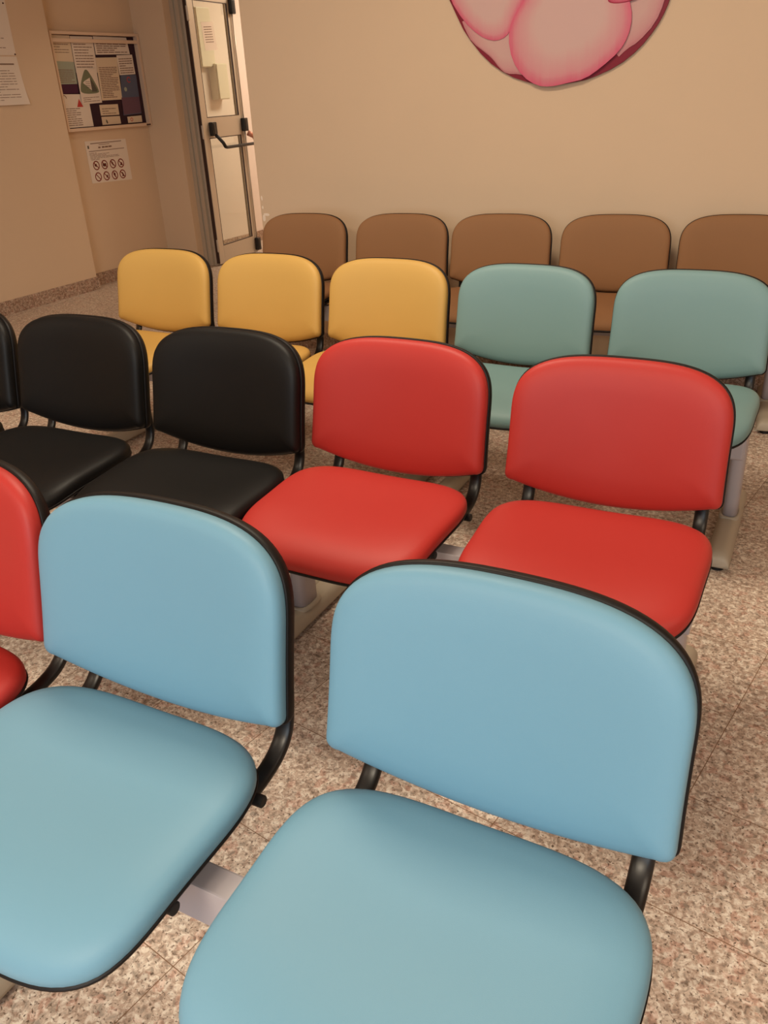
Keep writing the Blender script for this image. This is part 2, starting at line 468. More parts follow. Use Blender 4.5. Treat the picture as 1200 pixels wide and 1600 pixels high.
# ------------------------------------------------------------------ notice board in the alcove
NB = empty('notice_board', (-5.612, 5.64, 1.19), 0, 'glazed notice board in cream frame crowded with papers, in the alcove by the door', 'notice board')
bw = 0.475; bh = 0.69
def nb_frame():
    bm = bmesh.new()
    add_box(bm, 0, 0.052, -bw, -bw+0.018, 0, bh, 0.002); add_box(bm, 0, 0.052, bw-0.026, bw, 0, bh, 0.002)
    add_box(bm, 0, 0.052, -bw+0.018, bw-0.026, 0, 0.022, 0.002); add_box(bm, 0, 0.052, -bw+0.018, bw-0.026, bh-0.02, bh, 0.002)
    return obj_bm('board_frame', bm, M['boardframe'], NB)
nb_frame()
box('board_backing', 0.002, 0.012, -bw+0.018, bw-0.026, 0.022, bh-0.02, M['boardback'], NB)
box('board_crossbar', 0.040, 0.052, -bw+0.018, bw-0.026, 0.617, 0.642, M['boardframe'], NB, 0.002)
def nb_lock():
    bm = bmesh.new(); add_box(bm, 0.051, 0.054, bw-0.070, bw-0.020, 0.003, 0.014, 0.001)
    return obj_bm('board_lock', bm, M['gasket'], NB)
nb_lock()
GB = 'papers pinned inside the notice board'
XB = -5.599
def bp(quad, mat, lines, label, lay=0, name='pinned_paper', ink=None):
    # quad given as TL, TR, BR, BL in (y, z)
    q = [quad[3], quad[2], quad[1], quad[0]]
    o = paper_obj(name, 0, 0, 0, 0, mat, lines, x=0, quad=[(y-5.64, z-1.5) for y, z in q], ink=ink)
    o.location = (XB+lay*0.003, 5.64, 1.5)
    return tag(o, label, 'notice', GB)
bp([(5.186, 1.858), (5.392, 1.855), (5.387, 1.675), (5.186, 1.675)], M['paper2'], textlines(4, 0.35, 0.75, 0.1, 0.85, 0.25, 1), 'blank cream sheet, topmost left in the notice board above the green one', 0)
bp([(5.397, 1.852), (5.628, 1.853), (5.622, 1.60), (5.392, 1.60)], M['paper'], textlines(9, 0.15, 0.85, 0.08, 0.9, 0.3, 2), 'white printed sheet at the top of the board, left of centre', 0)
bp([(5.636, 1.856), (6.006, 1.853), (6.020, 1.733), (5.634, 1.727)], M['paper'], textlines(6, 0.1, 0.8, 0.05, 0.95, 0.45, 3), 'wide landscape printed sheet at the top right of the board', 0)
g1 = bp([(5.187, 1.682), (5.385, 1.676), (5.379, 1.524), (5.184, 1.524)], M['greenpaper'], textlines(7, 0.08, 0.7, 0.1, 0.9, 0.35, 4), 'pale green sheet with small print above the purple strip', 1)
bp([(5.184, 1.523), (5.380, 1.523), (5.376, 1.460), (5.184, 1.458)], M['purple'], (), 'dark purple strip below the pale green sheet', 1, 'purple_flyer')
iron = bp([(5.390, 1.635), (5.604, 1.630), (5.604, 1.385), (5.388, 1.378)], M['paper'], textlines(3, 0.06, 0.22, 0.1, 0.9, 0.3, 5), 'white sheet showing a rounded green triangle sign, middle of the board', 2)
def extr_shape(name, pts, mat, parent, x0, x1):
    n = len(pts)
    verts = [(x0, y, z) for y, z in pts]+[(x1, y, z) for y, z in pts]
    faces = [tuple(range(n)), tuple(range(n, 2*n))[::-1]]+[(i, (i+1) % n, n+(i+1) % n, n+i) for i in range(n)]
    return link_mesh(name, verts, faces, mat, parent, smooth=False)
def S(pts): return [(y-5.64, z-1.5) for y, z in pts]
def smooth_poly(pts, it=2):
    for _ in range(it):
        out = []
        for i in range(len(pts)):
            a = pts[i]; b = pts[(i+1) % len(pts)]
            out.append((a[0]*.75+b[0]*.25, a[1]*.75+b[1]*.25)); out.append((a[0]*.25+b[0]*.75, a[1]*.25+b[1]*.75))
        pts = out
    return pts
extr_shape('triangle_sign', smooth_poly(S([(5.492, 1.640), (5.545, 1.565), (5.592, 1.480), (5.588, 1.452), (5.400, 1.452), (5.400, 1.500), (5.440, 1.575)])), M['iron'], iron, 0.0018, 0.0024)
extr_shape('triangle_sign_shade', S([(5.516, 1.566), (5.545, 1.53), (5.574, 1.478), (5.566, 1.465), (5.516, 1.466)]), M['irondark'], iron, 0.0022, 0.0028)
extr_shape('sheet_icon', S([(5.436, 1.530), (5.452, 1.542), (5.516, 1.566), (5.516, 1.476)]), M['paper'], iron, 0.0026, 0.0032)
def icon_lines():
    bm = bmesh.new()
    for z in (1.535, 1.522, 1.509, 1.498):
        add_box(bm, 0.003, 0.0036, 5.462-5.64, 5.508-5.64, z-1.5, z-1.5+0.003)
    return obj_bm('icon_lines', bm, M['irondark'], iron)
icon_lines()
bp([(5.620, 1.706), (5.858, 1.710), (5.841, 1.401), (5.610, 1.399)], M['paper2'], textlines(18, 0.06, 0.80, 0.08, 0.92, 0.45, 6), 'tall cream sheet of dense print right of the green triangle sign', 1)
bp([(5.858, 1.724), (6.040, 1.730), (6.044, 1.585), (5.858, 1.580)], M['paper'], textlines(7, 0.08, 0.9, 0.08, 0.92, 0.4, 7), 'white printed sheet just above the slate blue poster', 1)
bl = bp([(5.862, 1.580), (6.046, 1.580), (6.038, 1.287), (5.822, 1.280)], M['bluepaper'], (), 'slate blue poster with a ring logo at the right side of the board', 2, 'blue_poster')
extr_shape('poster_band', S([(5.830, 1.415), (6.040, 1.415), (6.034, 1.293), (5.826, 1.286)]), M['plum'], bl, 0.0016, 0.0021)
def ring_pts(cy, cz, r, a0=0, a1=2*math.pi, n=20): return [(cy+r*math.cos(a0+(a1-a0)*i/n), cz+r*math.sin(a0+(a1-a0)*i/n)) for i in range(n+1)]
def ring(name, cy, cz, r0, r1, mat, parent, x0, x1, a0=0.0, a1=2*math.pi, n=28, sy=1.0):
    verts = []; faces = []
    for i in range(n+1):
        a = a0+(a1-a0)*i/n
        for r in (r0, r1):
            for x in (x0, x1): verts.append((x, cy+r*math.cos(a)*sy, cz+r*math.sin(a)))
    for i in range(n):
        k = i*4; l = k+4
        faces += [(k+1, k+3, l+3, l+1), (k, l, l+2, k+2), (k, k+1, l+1, l), (k+2, l+2, l+3, k+3)]
    return link_mesh(name, verts, faces, mat, parent, smooth=False)
ring('ring_logo', 5.95-5.64, 1.545-1.5, 0.016, 0.022, M['redink'], bl, 0.0016, 0.0022, 0.3, 5.6)
extr_shape('poster_icon', ring_pts(5.895-5.64, 1.475-1.5, 0.016), M['greenpaper'], bl, 0.0016, 0.0022)
bl2 = bp([(5.186, 1.456), (5.470, 1.450), (5.472, 1.218), (5.186, 1.218)], M['paper'], textlines(9, 0.06, 0.62, 0.1, 0.62, 0.35, 8), 'white sheet with a red triangle at the lower left of the board', 0)
extr_shape('red_triangle', S([(5.366, 1.419), (5.400, 1.362), (5.336, 1.362)]), M['redink'], bl2, 0.0016, 0.0022)
ring('ring_logo', 5.22-5.64, 1.425-1.5, 0.019, 0.025, M['ink'], bl2, 0.0016, 0.0022, 0.0, 4.6)
bp([(5.574, 1.369), (5.782, 1.368), (5.780, 1.288), (5.572, 1.290)], M['paper2'], textlines(3, 0.15, 0.8, 0.1, 0.85, 0.3, 9), 'upper of the two small cream cards at the bottom centre of the board', 0, 'pinned_card')
c2_ = bp([(5.574, 1.281), (5.782, 1.279), (5.783, 1.221), (5.572, 1.221)], M['paper2'], (), 'lower of the two small cream cards at the bottom centre of the board', 0, 'pinned_card')
extr_shape('card_emblem', S([(5.62, 1.262), (5.632, 1.25), (5.636, 1.232), (5.624, 1.228), (5.616, 1.245)]), M['irondark'], c2_, 0.0016, 0.0022)
c3_ = bp([(5.868, 1.269), (6.040, 1.272), (6.038, 1.221), (5.868, 1.221)], M['paper2'], (), 'small card with reddish emblem under the slate blue poster', 0, 'pinned_card')
ring('card_emblem', 5.915-5.64, 1.246-1.5, 0.010, 0.015, M['redink'], c3_, 0.0016, 0.0022)

# prohibition sheet below the board
sg = empty('prohibition_sign', (-5.612, 5.59, 0.95), 0, 'white sheet with eight round red prohibition symbols, below the notice board', 'sign')
def Q(pts): return [(y-5.59, z-0.95) for y, z in pts]
sheet = paper_obj('sign_sheet', 0, 0, 0, 0, M['paper'], (), x=0.0005, parent=sg, quad=Q([(5.355, 0.795), (5.815, 0.783), (5.815, 1.104), (5.355, 1.112)]))
def sign_text():
    bm = bmesh.new()
    def ln(y0, y1, z, h): add_box(bm, 0.002, 0.0027, y0-5.59, y1-5.59, z-0.95, z-0.95+h)
    ln(5.41, 5.76, 1.088, 0.006); ln(5.50, 5.62, 1.076, 0.004)
    for y0, y1 in ((5.49, 5.515), (5.53, 5.56), (5.565, 5.60), (5.605, 5.64)): ln(y0, y1, 1.052, 0.012)
    ln(5.38, 5.78, 1.032, 0.005)
    for i, (a, b) in enumerate(((5.38, 5.46), (5.38, 5.60), (5.385, 5.58), (5.385, 5.70), (5.385, 5.72), (5.39, 5.48))):
        r = random.Random(i); y = a
        while y < b-0.01:
            w = r.uniform(0.02, 0.06); ln(y, min(y+w, b), 1.018-i*0.0098, 0.0035); y += w+0.006
    return obj_bm('sign_text', bm, M['ink'], sg)
sign_text()
def emblem():
    bm = bmesh.new(); add_box(bm, 0.002, 0.0027, -0.216, -0.200, 0.105, 0.128, 0.0003)
    return obj_bm('sign_emblem', bm, M['irondark'], sg)
emblem()
def prohib(cy, cz, kind):
    cy -= 5.59; cz -= 0.95
    o = ring('prohibition_symbol', cy, cz, 0.0275, 0.0355, M['brick'], sg, 0.002, 0.0028)
    # slash
    a = math.radians(135 if kind != 6 else 120); u = (math.cos(a), math.sin(a)); w = (-u[1]*0.0035, u[0]*0.0035)
    extr_shape('slash', [(cy+u[0]*.03+w[0], cz+u[1]*.03+w[1]), (cy-u[0]*.03+w[0], cz-u[1]*.03+w[1]), (cy-u[0]*.03-w[0], cz-u[1]*.03-w[1]), (cy+u[0]*.03-w[0], cz+u[1]*.03-w[1])], M['brick'], o, 0.0022, 0.003)
    shapes = {0: [(-.018, .012), (.004, .012), (.004, .002), (.012, -.006), (-.004, -.010), (-.018, -.002)],
              1: [(-.020, .010), (.018, .010), (.018, -.012), (-.004, -.014), (-.020, -.010)],
              2: [(-.014, .022), (-.002, .016), (.004, .004), (.002, -.018), (-.006, -.006), (-.014, .004)],
              3: [(-.010, .006), (.012, .006), (.016, -.016), (-.014, -.016), (-.004, -.004)],
              4: None,
              5: [(-.010, .012), (.006, .004), (.018, .010), (.014, -.010), (.0, -.016), (-.004, -.002)],
              6: [(-.010, .018), (.006, .018), (.010, .004), (.004, -.020), (-.004, -.006), (-.014, .002)],
              7: [(-.012, .014), (.0, .016), (.010, .0), (.014, -.018), (-.008, -.018), (-.004, -.002)]}
    if shapes[kind]:
        extr_shape('pictogram', [(cy+a_, cz+b_) for a_, b_ in shapes[kind]], M['darkink'], o, 0.0021, 0.0027)
for i, (cy, cz) in enumerate(((5.433, 0.926), (5.525, 0.925), (5.620, 0.923), (5.713, 0.921), (5.433, 0.839), (5.525, 0.838), (5.620, 0.836), (5.713, 0.835))):
    prohib(cy, cz, i)

# two posters on the left wall, cut by the picture's edge
up_ = paper_obj('wall_poster', 0, 0, 0, 0, M['paper'], textlines(6, 0.1, 0.5, 0.06, 0.8, 0.15, 21), x=0, quad=[(-0.35, 0), (0.032, 0), (0.036, 0.44), (-0.35, 0.44)], curl=0.0)
up_.location = (-5.4995, 4.73, 1.712); tag(up_, 'upper white sheet pinned on the left wall, cut by the picture edge', 'poster')
lo_ = paper_obj('wall_poster', 0, 0, 0, 0, M['paper'], textlines(12, 0.10, 0.76, 0.06, 0.86, 0.22, 22)+[(0.05, 0.9, 0.83, 0.03)], x=0, quad=[(-0.35, 0), (0.05, 0), (0.032, 0.306), (-0.35, 0.306)], curl=0.02)
lo_.location = (-5.4995, 4.73, 1.398); tag(lo_, 'lower printed white sheet on the left wall below the upper one', 'poster')
def pin(y, z, x=-5.4965):
    bm = bmesh.new(); add_cyl(bm, (x-0.003, y, z), (x+0.004, y, z), 0.006, 0.004, 12)
    return obj_bm('push_pin', bm, M['darkink'], None, True)
tag(pin(4.755, 1.718), 'small dark push pin where the two left wall sheets meet', 'pin')
tag(pin(4.745, 2.03), 'small dark push pin at the top of the upper left wall sheet', 'pin')

# ------------------------------------------------------------------ round flower painting
FP = empty('flower_painting', (-1.345, 4.147, 1.892), 0, 'large round cut-out painting of pink flower petals with crimson rim on the back wall', 'painting')
def petal_mat(name, centre, edge, dark=None, lo=0.45, hi=1.0):
    m, nt, p = newmat(name)
    at = nt.nodes.new('ShaderNodeAttribute'); at.attribute_name = 'petal'
    r = nt.nodes.new('ShaderNodeValToRGB'); e = r.color_ramp.elements
    e[0].position = lo; e[0].color = centre; e[1].position = hi; e[1].color = edge
    md = e.new((lo+hi)/2+0.08); md.color = tuple(centre[i]*0.55+edge[i]*0.45 for i in range(3))+(1,)
    tc = nt.nodes.new('ShaderNodeTexCoord')
    mp = nt.nodes.new('ShaderNodeMapping'); mp.inputs['Scale'].default_value = (26, 1, 2.2)
    n = nt.nodes.new('ShaderNodeTexNoise'); n.inputs['Scale'].default_value = 1.6; n.inputs['Detail'].default_value = 4; n.inputs['Distortion'].default_value = 1.2
    nt.links.new(tc.outputs['Object'], mp.inputs['Vector']); nt.links.new(mp.outputs['Vector'], n.inputs['Vector'])
    ad = nt.nodes.new('ShaderNodeMath'); ad.operation = 'MULTIPLY_ADD'; ad.inputs[1].default_value = 0.10; ad.inputs[2].default_value = -0.05
    sm = nt.nodes.new('ShaderNodeMath'); sm.operation = 'ADD'
    nt.links.new(n.outputs['Fac'], ad.inputs[0]); nt.links.new(ad.outputs[0], sm.inputs[0]); nt.links.new(at.outputs['Fac'], sm.inputs[1])
    nt.links.new(sm.outputs[0], r.inputs['Fac']); nt.links.new(r.outputs['Color'], p.inputs['Base Color'])
    p.inputs['Roughness'].default_value = 0.55; p.inputs['Specular IOR Level'].default_value = 0.3
    return m
PM1 = petal_mat('pink_petal_paint', rgb(210, 172, 164), rgb(214, 96, 122), lo=0.55)
PM2 = petal_mat('pale_petal_paint', rgb(206, 164, 156), rgb(200, 130, 134), lo=0.3)
PMR = petal_mat('crimson_rim_paint', rgb(170, 52, 70), rgb(130, 30, 48), lo=0.2)
PMD = petal_mat('deep_pink_paint', rgb(214, 110, 130), rgb(176, 50, 78), lo=0.2)
def petal(name, pts, mat, y0, y1, centre=None, smooth=2):
    pts = [(x+1.345, z-1.892) for x, z in pts]
    pts = smooth_poly(pts, smooth)
    n = len(pts)
    cx = sum(p[0] for p in pts)/n if centre is None else centre[0]+1.345
    cz = sum(p[1] for p in pts)/n if centre is None else centre[1]-1.892
    rings = [1.0, 0.96, 0.9, 0.8, 0.65, 0.5, 0.3, 0.12]
    verts = []; att = []; faces = []
    for k, r in enumerate(rings):
        yy = -(y1 - 0.002*(1-min(1, (1-r)/0.1)))
        for x, z in pts: verts.append((cx+(x-cx)*r, yy, cz+(z-cz)*r)); att.append(r)
    verts.append((cx, -y1, cz)); att.append(0)
    for k in range(len(rings)-1):
        for i in range(n):
            j = (i+1) % n; faces.append((k*n+i, k*n+j, (k+1)*n+j, (k+1)*n+i))
    c = len(rings)*n; kk = (len(rings)-1)*n
    for i in range(n): faces.append((kk+i, kk+(i+1) % n, c))
    b = len(verts)
    for x, z in pts: verts.append((x, -y0, z)); att.append(1.0)
    for i in range(n):
        j = (i+1) % n; faces.append((i, b+i, b+j, j))
    faces.append(tuple(range(b, b+n)))
    o = link_mesh(name, verts, faces, mat, FP, smooth=False)
    a = o.data.attributes.new('petal', 'FLOAT', 'POINT')
    for i, v in enumerate(att): a.data[i].value = v
    return o
rim = []
rr = random.Random(8)
meas = [(-1.849, 1.724), (-1.813, 1.658), (-1.77, 1.582), (-1.669, 1.472), (-1.558, 1.401), (-1.449, 1.365), (-1.367, 1.348), (-1.258, 1.357), (-1.177, 1.368), (-1.053, 1.413), (-0.967, 1.473), (-0.902, 1.548), (-0.866, 1.615), (-0.848, 1.68)]
rim += meas
for i in range(20):
    a = math.radians(-22+i*(22+180+22-0)/19.0+4)
    if i == 0: continue
    R_ = 0.545*(1+0.012*math.sin(i*2.3))
    if -20 < math.degrees(a) < 196: rim.append((-1.345+R_*math.cos(a), 1.892+R_*math.sin(a)))
petal('painting_base', rim, PMR, 0.0, 0.012, smooth=1)
def ell(cx, cz, rx, rz, rot, n=16, pw=1.0):
    o = []
    for i in range(n):
        a = 2*math.pi*i/n; x = rx*math.cos(a); z = rz*math.sin(a)
        o.append((cx+x*math.cos(rot)-z*math.sin(rot), cz+x*math.sin(rot)+z*math.cos(rot)))
    return o
# petals behind
petal('petal', [(-1.79, 1.645), (-1.77, 1.60), (-1.735, 1.545), (-1.66, 1.495), (-1.63, 1.47), (-1.60, 1.435), (-1.565, 1.408), (-1.50, 1.405), (-1.42, 1.38), (-1.40, 1.55), (-1.55, 1.68)], PM2, 0.012, 0.016, smooth=1)
petal('petal', [(-1.06, 1.44), (-1.015, 1.478), (-0.97, 1.50), (-0.905, 1.565), (-0.875, 1.64), (-0.86, 1.74), (-0.90, 1.86), (-1.10, 1.85), (-1.15, 1.6)], PM2, 0.012, 0.016, smooth=1)
petal('petal', ell(-1.66, 2.12, 0.20, 0.25, 0.8), PM2, 0.012, 0.016)
petal('petal', ell(-1.05, 2.13, 0.20, 0.25, -0.8), PM2, 0.012, 0.016)
petal('petal', ell(-1.345, 2.22, 0.24, 0.18, 0), PM1, 0.014, 0.020)
petal('petal', [(-1.845, 1.73), (-1.775, 1.634), (-1.701, 1.573), (-1.638, 1.546), (-1.586, 1.549), (-1.551, 1.572), (-1.52, 1.64), (-1.46, 1.74), (-1.47, 1.90), (-1.60, 2.00), (-1.78, 1.98), (-1.87, 1.86)], PM1, 0.016, 0.022, smooth=1)
petal('petal', ell(-1.02, 1.88, 0.18, 0.14, 0.2), PM1, 0.016, 0.022)
petal('petal', [(-1.484, 1.695), (-1.537, 1.625), (-1.555, 1.555), (-1.535, 1.464), (-1.48, 1.392), (-1.41, 1.352), (-1.345, 1.346), (-1.268, 1.358), (-1.191, 1.37), (-1.12, 1.412), (-1.045, 1.47), (-1.012, 1.524), (-1.000, 1.594), (-1.02, 1.668), (-1.08, 1.76), (-1.20, 1.84), (-1.34, 1.84), (-1.44, 1.78)], PM1, 0.020, 0.027, smooth=1, centre=(-1.27, 1.66))
petal('petal', ell(-1.035, 1.672, 0.075, 0.022, 0.12), PMD, 0.026, 0.030)
petal('petal', ell(-1.30, 1.93, 0.15, 0.13, 0.0), PMD, 0.022, 0.032)
petal('petal', ell(-1.36, 1.99, 0.10, 0.09, 0.0), PM1, 0.030, 0.038)
for x0, z0, x1, z1 in ():
    pass

# ------------------------------------------------------------------ chairs
CH = dict(wb=0.2423, ws=0.24, H=0.2962, hs=0.1507, n=3.3971, belly=0.0402, conc=0.0284, tilt=0.1966, zb=0.5295,
          zs=0.4742, ys0=0.0234, D=0.4229, sb=0.2612, sf=0.244, sn=3.4339, stilt=-0.0062, sfd=0.0307, nf=3.945, dish=0.0147, waist=0.0086)
P = CH
def back_outline():
    n = P['n']; r = 0.018; w = P['wb']-r
    bot = [(u*w, -P['belly']*(1-u*u)) for u in [(-1+2*i/30) for i in range(31)]]
    cor = [(w+r*math.cos(a), r+r*math.sin(a)) for a in [(-math.pi/2+math.pi/2*i/5) for i in range(1, 5)]]
    side = []
    for i in range(10):
        s = i/9; side.append((P['wb']+(P['ws']-P['wb'])*(1-(1-s)**2), r+(P['hs']-r)*s))
    arch = []
    for i in range(1, 33):
        # uniform-ish steps along the superellipse
        t = (i/32)*math.pi/2
        c, s = math.cos(t), math.sin(t)
        k = (abs(c)**n+abs(s)**n)**(-1/n)
        arch.append((P['ws']*c*k, P['hs']+(P['H']-P['hs'])*s*k))
    R = cor+side+arch
    Lh = [(-x, z) for x, z in R[::-1]][1:]
    return bot+R+Lh
def back_pos(u, v, t):
    F = P['conc']*(abs(u)/0.24)**2 - v*math.sin(P['tilt']) + t*math.cos(P['tilt'])
    Z = P['zb'] + v*math.cos(P['tilt']) + t*math.sin(P['tilt'])
    return (u, -F, Z)
def pad_rings(outline, centre, profile, half, posf):
    """profile: list of (inset, t) from the rear rim to the centre; inset in metres, or ('s', scale)"""
    secs = []
    for ins, t in profile:
        sec = []
        for x, z in outline:
            if isinstance(ins, tuple):
                k = ins[1]; X = centre[0]+(x-centre[0])*k; Z = centre[1]+(z-centre[1])*k
            else:
                X = centre[0]+(x-centre[0])*(1-ins/half[0]); Z = centre[1]+(z-centre[1])*(1-ins/half[1])
            sec.append(posf(X, Z, t))
        secs.append(sec)
    verts = [v for s in secs for v in s]; faces = []; n = len(outline)
    for k in range(len(secs)-1):
        for i in range(n):
            j = (i+1) % n; faces.append((k*n+i, k*n+j, (k+1)*n+j, (k+1)*n+i))
    return verts, faces, n, len(secs)
def closed_pad(outline, centre, profile, half, posf, t_end):
    verts, faces, n, m = pad_rings(outline, centre, profile, half, posf)
    c = len(verts); verts.append(posf(centre[0], centre[1], t_end))
    for i in range(n): faces.append(((m-1)*n+i, (m-1)*n+(i+1) % n, c))
    faces.append(tuple(range(n)))
    return verts, faces
BO = back_outline(); BC = (0.0, 0.13); BH = (0.24, 0.15)
SCL = lambda k: ('s', k)
def seat_outline():
    out = []
    for i in range(120):
        th = 2*math.pi*i/120
        c, s = math.cos(th), math.sin(th); n = P['nf'] if s > 0 else P['sn']
        k = (abs(c)**n+abs(s)**n)**(-1/n); cc, ss = c*k, s*k
        kk = (ss+1)/2
        w = P['sb']+(P['sf']-P['sb'])*kk-P['waist']*max(0, 1-((kk-.45)/.45)**2)
        out.append((cc*w, P['ys0']+P['D']*kk))
    return out
def seat_pos(u, y, t):
    k = min(max((y-P['ys0'])/P['D'], 0), 1)
    z = P['zs']+P['dish']*(u/.24)**2*(1-k)+P['stilt']*k-P['sfd']*min(max((k-.6)/.4, 0), 1)**2
    return (u, -y, z+t)
SO = seat_outline(); SCN = (0.0, P['ys0']+P['D']/2); SH = (0.25, P['D']/2)

def build_meshes():
    g = {}
    v, f = closed_pad(BO, BC, [(0.002, -0.016), (0.0, -0.010), (0.0, -0.002), (0.001, 0.004), (0.004, 0.010), (0.009, 0.0145), (0.018, 0.019), (0.034, 0.0225), (0.055, 0.0245), (SCL(0.55), 0.025), (SCL(0.3), 0.0245)], BH, back_pos, 0.024)
    g['backrest'] = (v, f)
    v, f = closed_pad(BO, BC, [(0.004, -0.012), (-0.0015, -0.0125), (-0.003, -0.014), (-0.003, -0.024), (-0.001, -0.032), (0.006, -0.038), (0.020, -0.043), (0.05, -0.047), (SCL(0.4), -0.048)], BH, back_pos, -0.048)
    g['backrest_shell'] = (v, f)
    v, f = closed_pad(SO, SCN, [(0.003, -0.016), (0.0, -0.010), (0.0, 0.0), (0.0015, 0.006), (0.005, 0.0115), (0.011, 0.0165), (0.022, 0.0205), (0.040, 0.0235), (0.070, 0.0245), (SCL(0.5), 0.0225), (SCL(0.25), 0.0205)], SH, seat_pos, 0.020)
    g['seat'] = (v, f)
    v, f = closed_pad(SO, SCN, [(0.006, -0.0125), (-0.001, -0.0130), (-0.0015, -0.015), (0.0, -0.019), (0.006, -0.024), (0.024, -0.031), (0.05, -0.036), (SCL(0.5), -0.040)], SH, seat_pos, -0.040)
    g['seat_shell'] = (v, f)
    # bracket: flat oval bar from under the seat, round the rear corner, up behind the shell
    for side in (-1, 1):
        pth = [(0.30, 0.431), (0.18, 0.428), (0.08, 0.427), (0.035, 0.431), (0.000, 0.441), (-0.024, 0.459), (-0.037, 0.484), (-0.041, 0.512), (-0.040, 0.545), (-0.043, 0.58), (-0.052, 0.625), (-0.060, 0.665)]
        # densify
        pts = []
        for i in range(len(pth)-1):
            p0 = pth[max(i-1, 0)]; p1 = pth[i]; p2 = pth[i+1]; p3 = pth[min(i+2, len(pth)-1)]
            for s in range(3):
                t = s/3
                pts.append(tuple(0.5*((2*p1[k])+(-p0[k]+p2[k])*t+(2*p0[k]-5*p1[k]+4*p2[k]-p3[k])*t*t+(-p0[k]+3*p1[k]-3*p2[k]+p3[k])*t**3) for k in (0, 1)))
        pts.append(pth[-1])
        secs = []
        for i, (F, Z) in enumerate(pts):
            a = pts[max(i-1, 0)]; b = pts[min(i+1, len(pts)-1)]
            dx, dz = b[0]-a[0], b[1]-a[1]; l = math.hypot(dx, dz); nx, nz = -dz/l, dx/l
            u0 = side*0.2
            sec = []
            for k in range(16):
                th = 2*math.pi*k/16; c, s = math.cos(th), math.sin(th); kk = (abs(c)**2.6+abs(s)**2.6)**(-1/2.6)
                U = 0.0150*c*kk; T = 0.0075*s*kk
                sec.append((u0+U, -(F+nx*T), Z+nz*T))
            secs.append(sec)
        g['bracket%d' % side] = loft(secs)
    return g
MG = build_meshes()
def make_mesh(key, name, mat):
    v, f = MG[key]
    me = bpy.data.meshes.new(name); me.from_pydata(v, [], f)
    bm = bmesh.new(); bm.from_mesh(me); bmesh.ops.recalc_face_normals(bm, faces=bm.faces); bm.to_mesh(me); bm.free()
    for p in me.polygons: p.use_smooth = True
    me.materials.append(mat)
    return me
def knob_bm(F):
    bm = bmesh.new()
    add_cyl(bm, (0.17, -F, 0.449), (0.230, -F, 0.449), 0.0075)
    add_cyl(bm, (0.228, -F, 0.449), (0.243, -F, 0.449), 0.0095)
    add_cyl(bm, (0.243, -F, 0.449), (0.2445, -F, 0.449), 0.0095, 0.0075)
    return bm
def child(name, me, parent):
    o = bpy.data.objects.new(name, me); COL.objects.link(o); o.parent = parent; return o
PROTO = {}
def proto(color):
    """first chair of a colour: root Empty with its parts"""
    root = bpy.data.objects.new('beam_chair', None); COL.objects.link(root); root.empty_display_size = 0.1
    s = child('seat', make_mesh('seat', 'seat', M[color]), root)
    child('seat_shell', make_mesh('seat_shell', 'seat_shell', M['shell']), s)
    b = child('backrest', make_mesh('backrest', 'backrest', M[color]), root)
    child('backrest_shell', make_mesh('backrest_shell', 'backrest_shell', M['shell']), b)
    for side in (-1, 1): child('bracket', make_mesh('bracket%d' % side, 'bracket', M['bracket']), root)
    return root
def copy_tree(o, parent=None):
    c = o.copy(); COL.objects.link(c)
    if parent is not None: c.parent = parent
    for ch in [x for x in bpy.data.objects if x.parent == o]:
        copy_tree(ch, c)
    return c
GR = {'A': 'chairs of the nearest row', 'B': 'chairs of the black and red row', 'C': 'chairs of the yellow and teal row', 'D': 'brown chairs along the back wall'}
CHAIRS = [
 ('A3', -1.371, 0.798, 0.29, 'red', 'red vinyl chair cut off by the left edge, beside the left blue chair'),
 ('A4', -0.867, 0.786, 0.99, 'blue', 'light blue chair between the cut-off red chair and the nearest blue chair'),
 ('A5', -0.304, 0.791, 0.14, 'blue', 'nearest and largest light blue chair at bottom right'),
 ('B1', -2.480, 1.655, 2.80, 'black', 'black chair mostly cut off by the left edge'),
 ('B2', -1.961, 1.677, 1.94, 'black', 'black chair in the middle of the three black ones'),
 ('B3', -1.434, 1.690, 1.20, 'black', 'black chair directly beside the red chairs'),
 ('B4', -0.939, 1.746, -0.36, 'red', 'red chair next to the black chairs, behind the two blue chairs'),
 ('B5', -0.399, 1.759, 2.14, 'red', 'red chair at the right end of the black and red row'),
 ('C1', -2.536, 2.694, 1.77, 'yellow', 'leftmost yellow chair, nearest to the door'),
 ('C2', -2.001, 2.702, 1.38, 'yellow', 'yellow chair in the middle of the three yellow ones'),
 ('C3', -1.482, 2.718, 1.21, 'yellow', 'yellow chair directly beside the teal chairs'),
 ('C4', -0.960, 2.727, 0.28, 'teal', 'teal green chair beside the yellow chairs'),
 ('C5', -0.421, 2.759, 1.91, 'teal', 'teal green chair at the right end of its row'),
 ('D1', -2.521, 3.758, 5.61, 'brown', 'leftmost brown chair, nearest to the aluminium door'),
 ('D2', -1.987, 3.819, 5.90, 'brown', 'second brown chair from the left along the back wall'),
 ('D3', -1.486, 3.873, 6.29, 'brown', 'middle one of the five brown chairs along the back wall'),
 ('D4', -0.959, 3.921, 6.32, 'brown', 'brown chair behind the gap between the two teal chairs'),
 ('D5', -0.445, 3.986, 6.04, 'brown', 'rightmost brown chair, partly cut off by the right edge'),
]
KNOBS = []; BUILT = {}
for F in (0.095, 0.293):
    me = bpy.data.meshes.new('knob'); b_ = knob_bm(F); bmesh.ops.recalc_face_normals(b_, faces=b_.faces); b_.to_mesh(me); b_.free()
    me.materials.append(M['knob']); KNOBS.append(me)
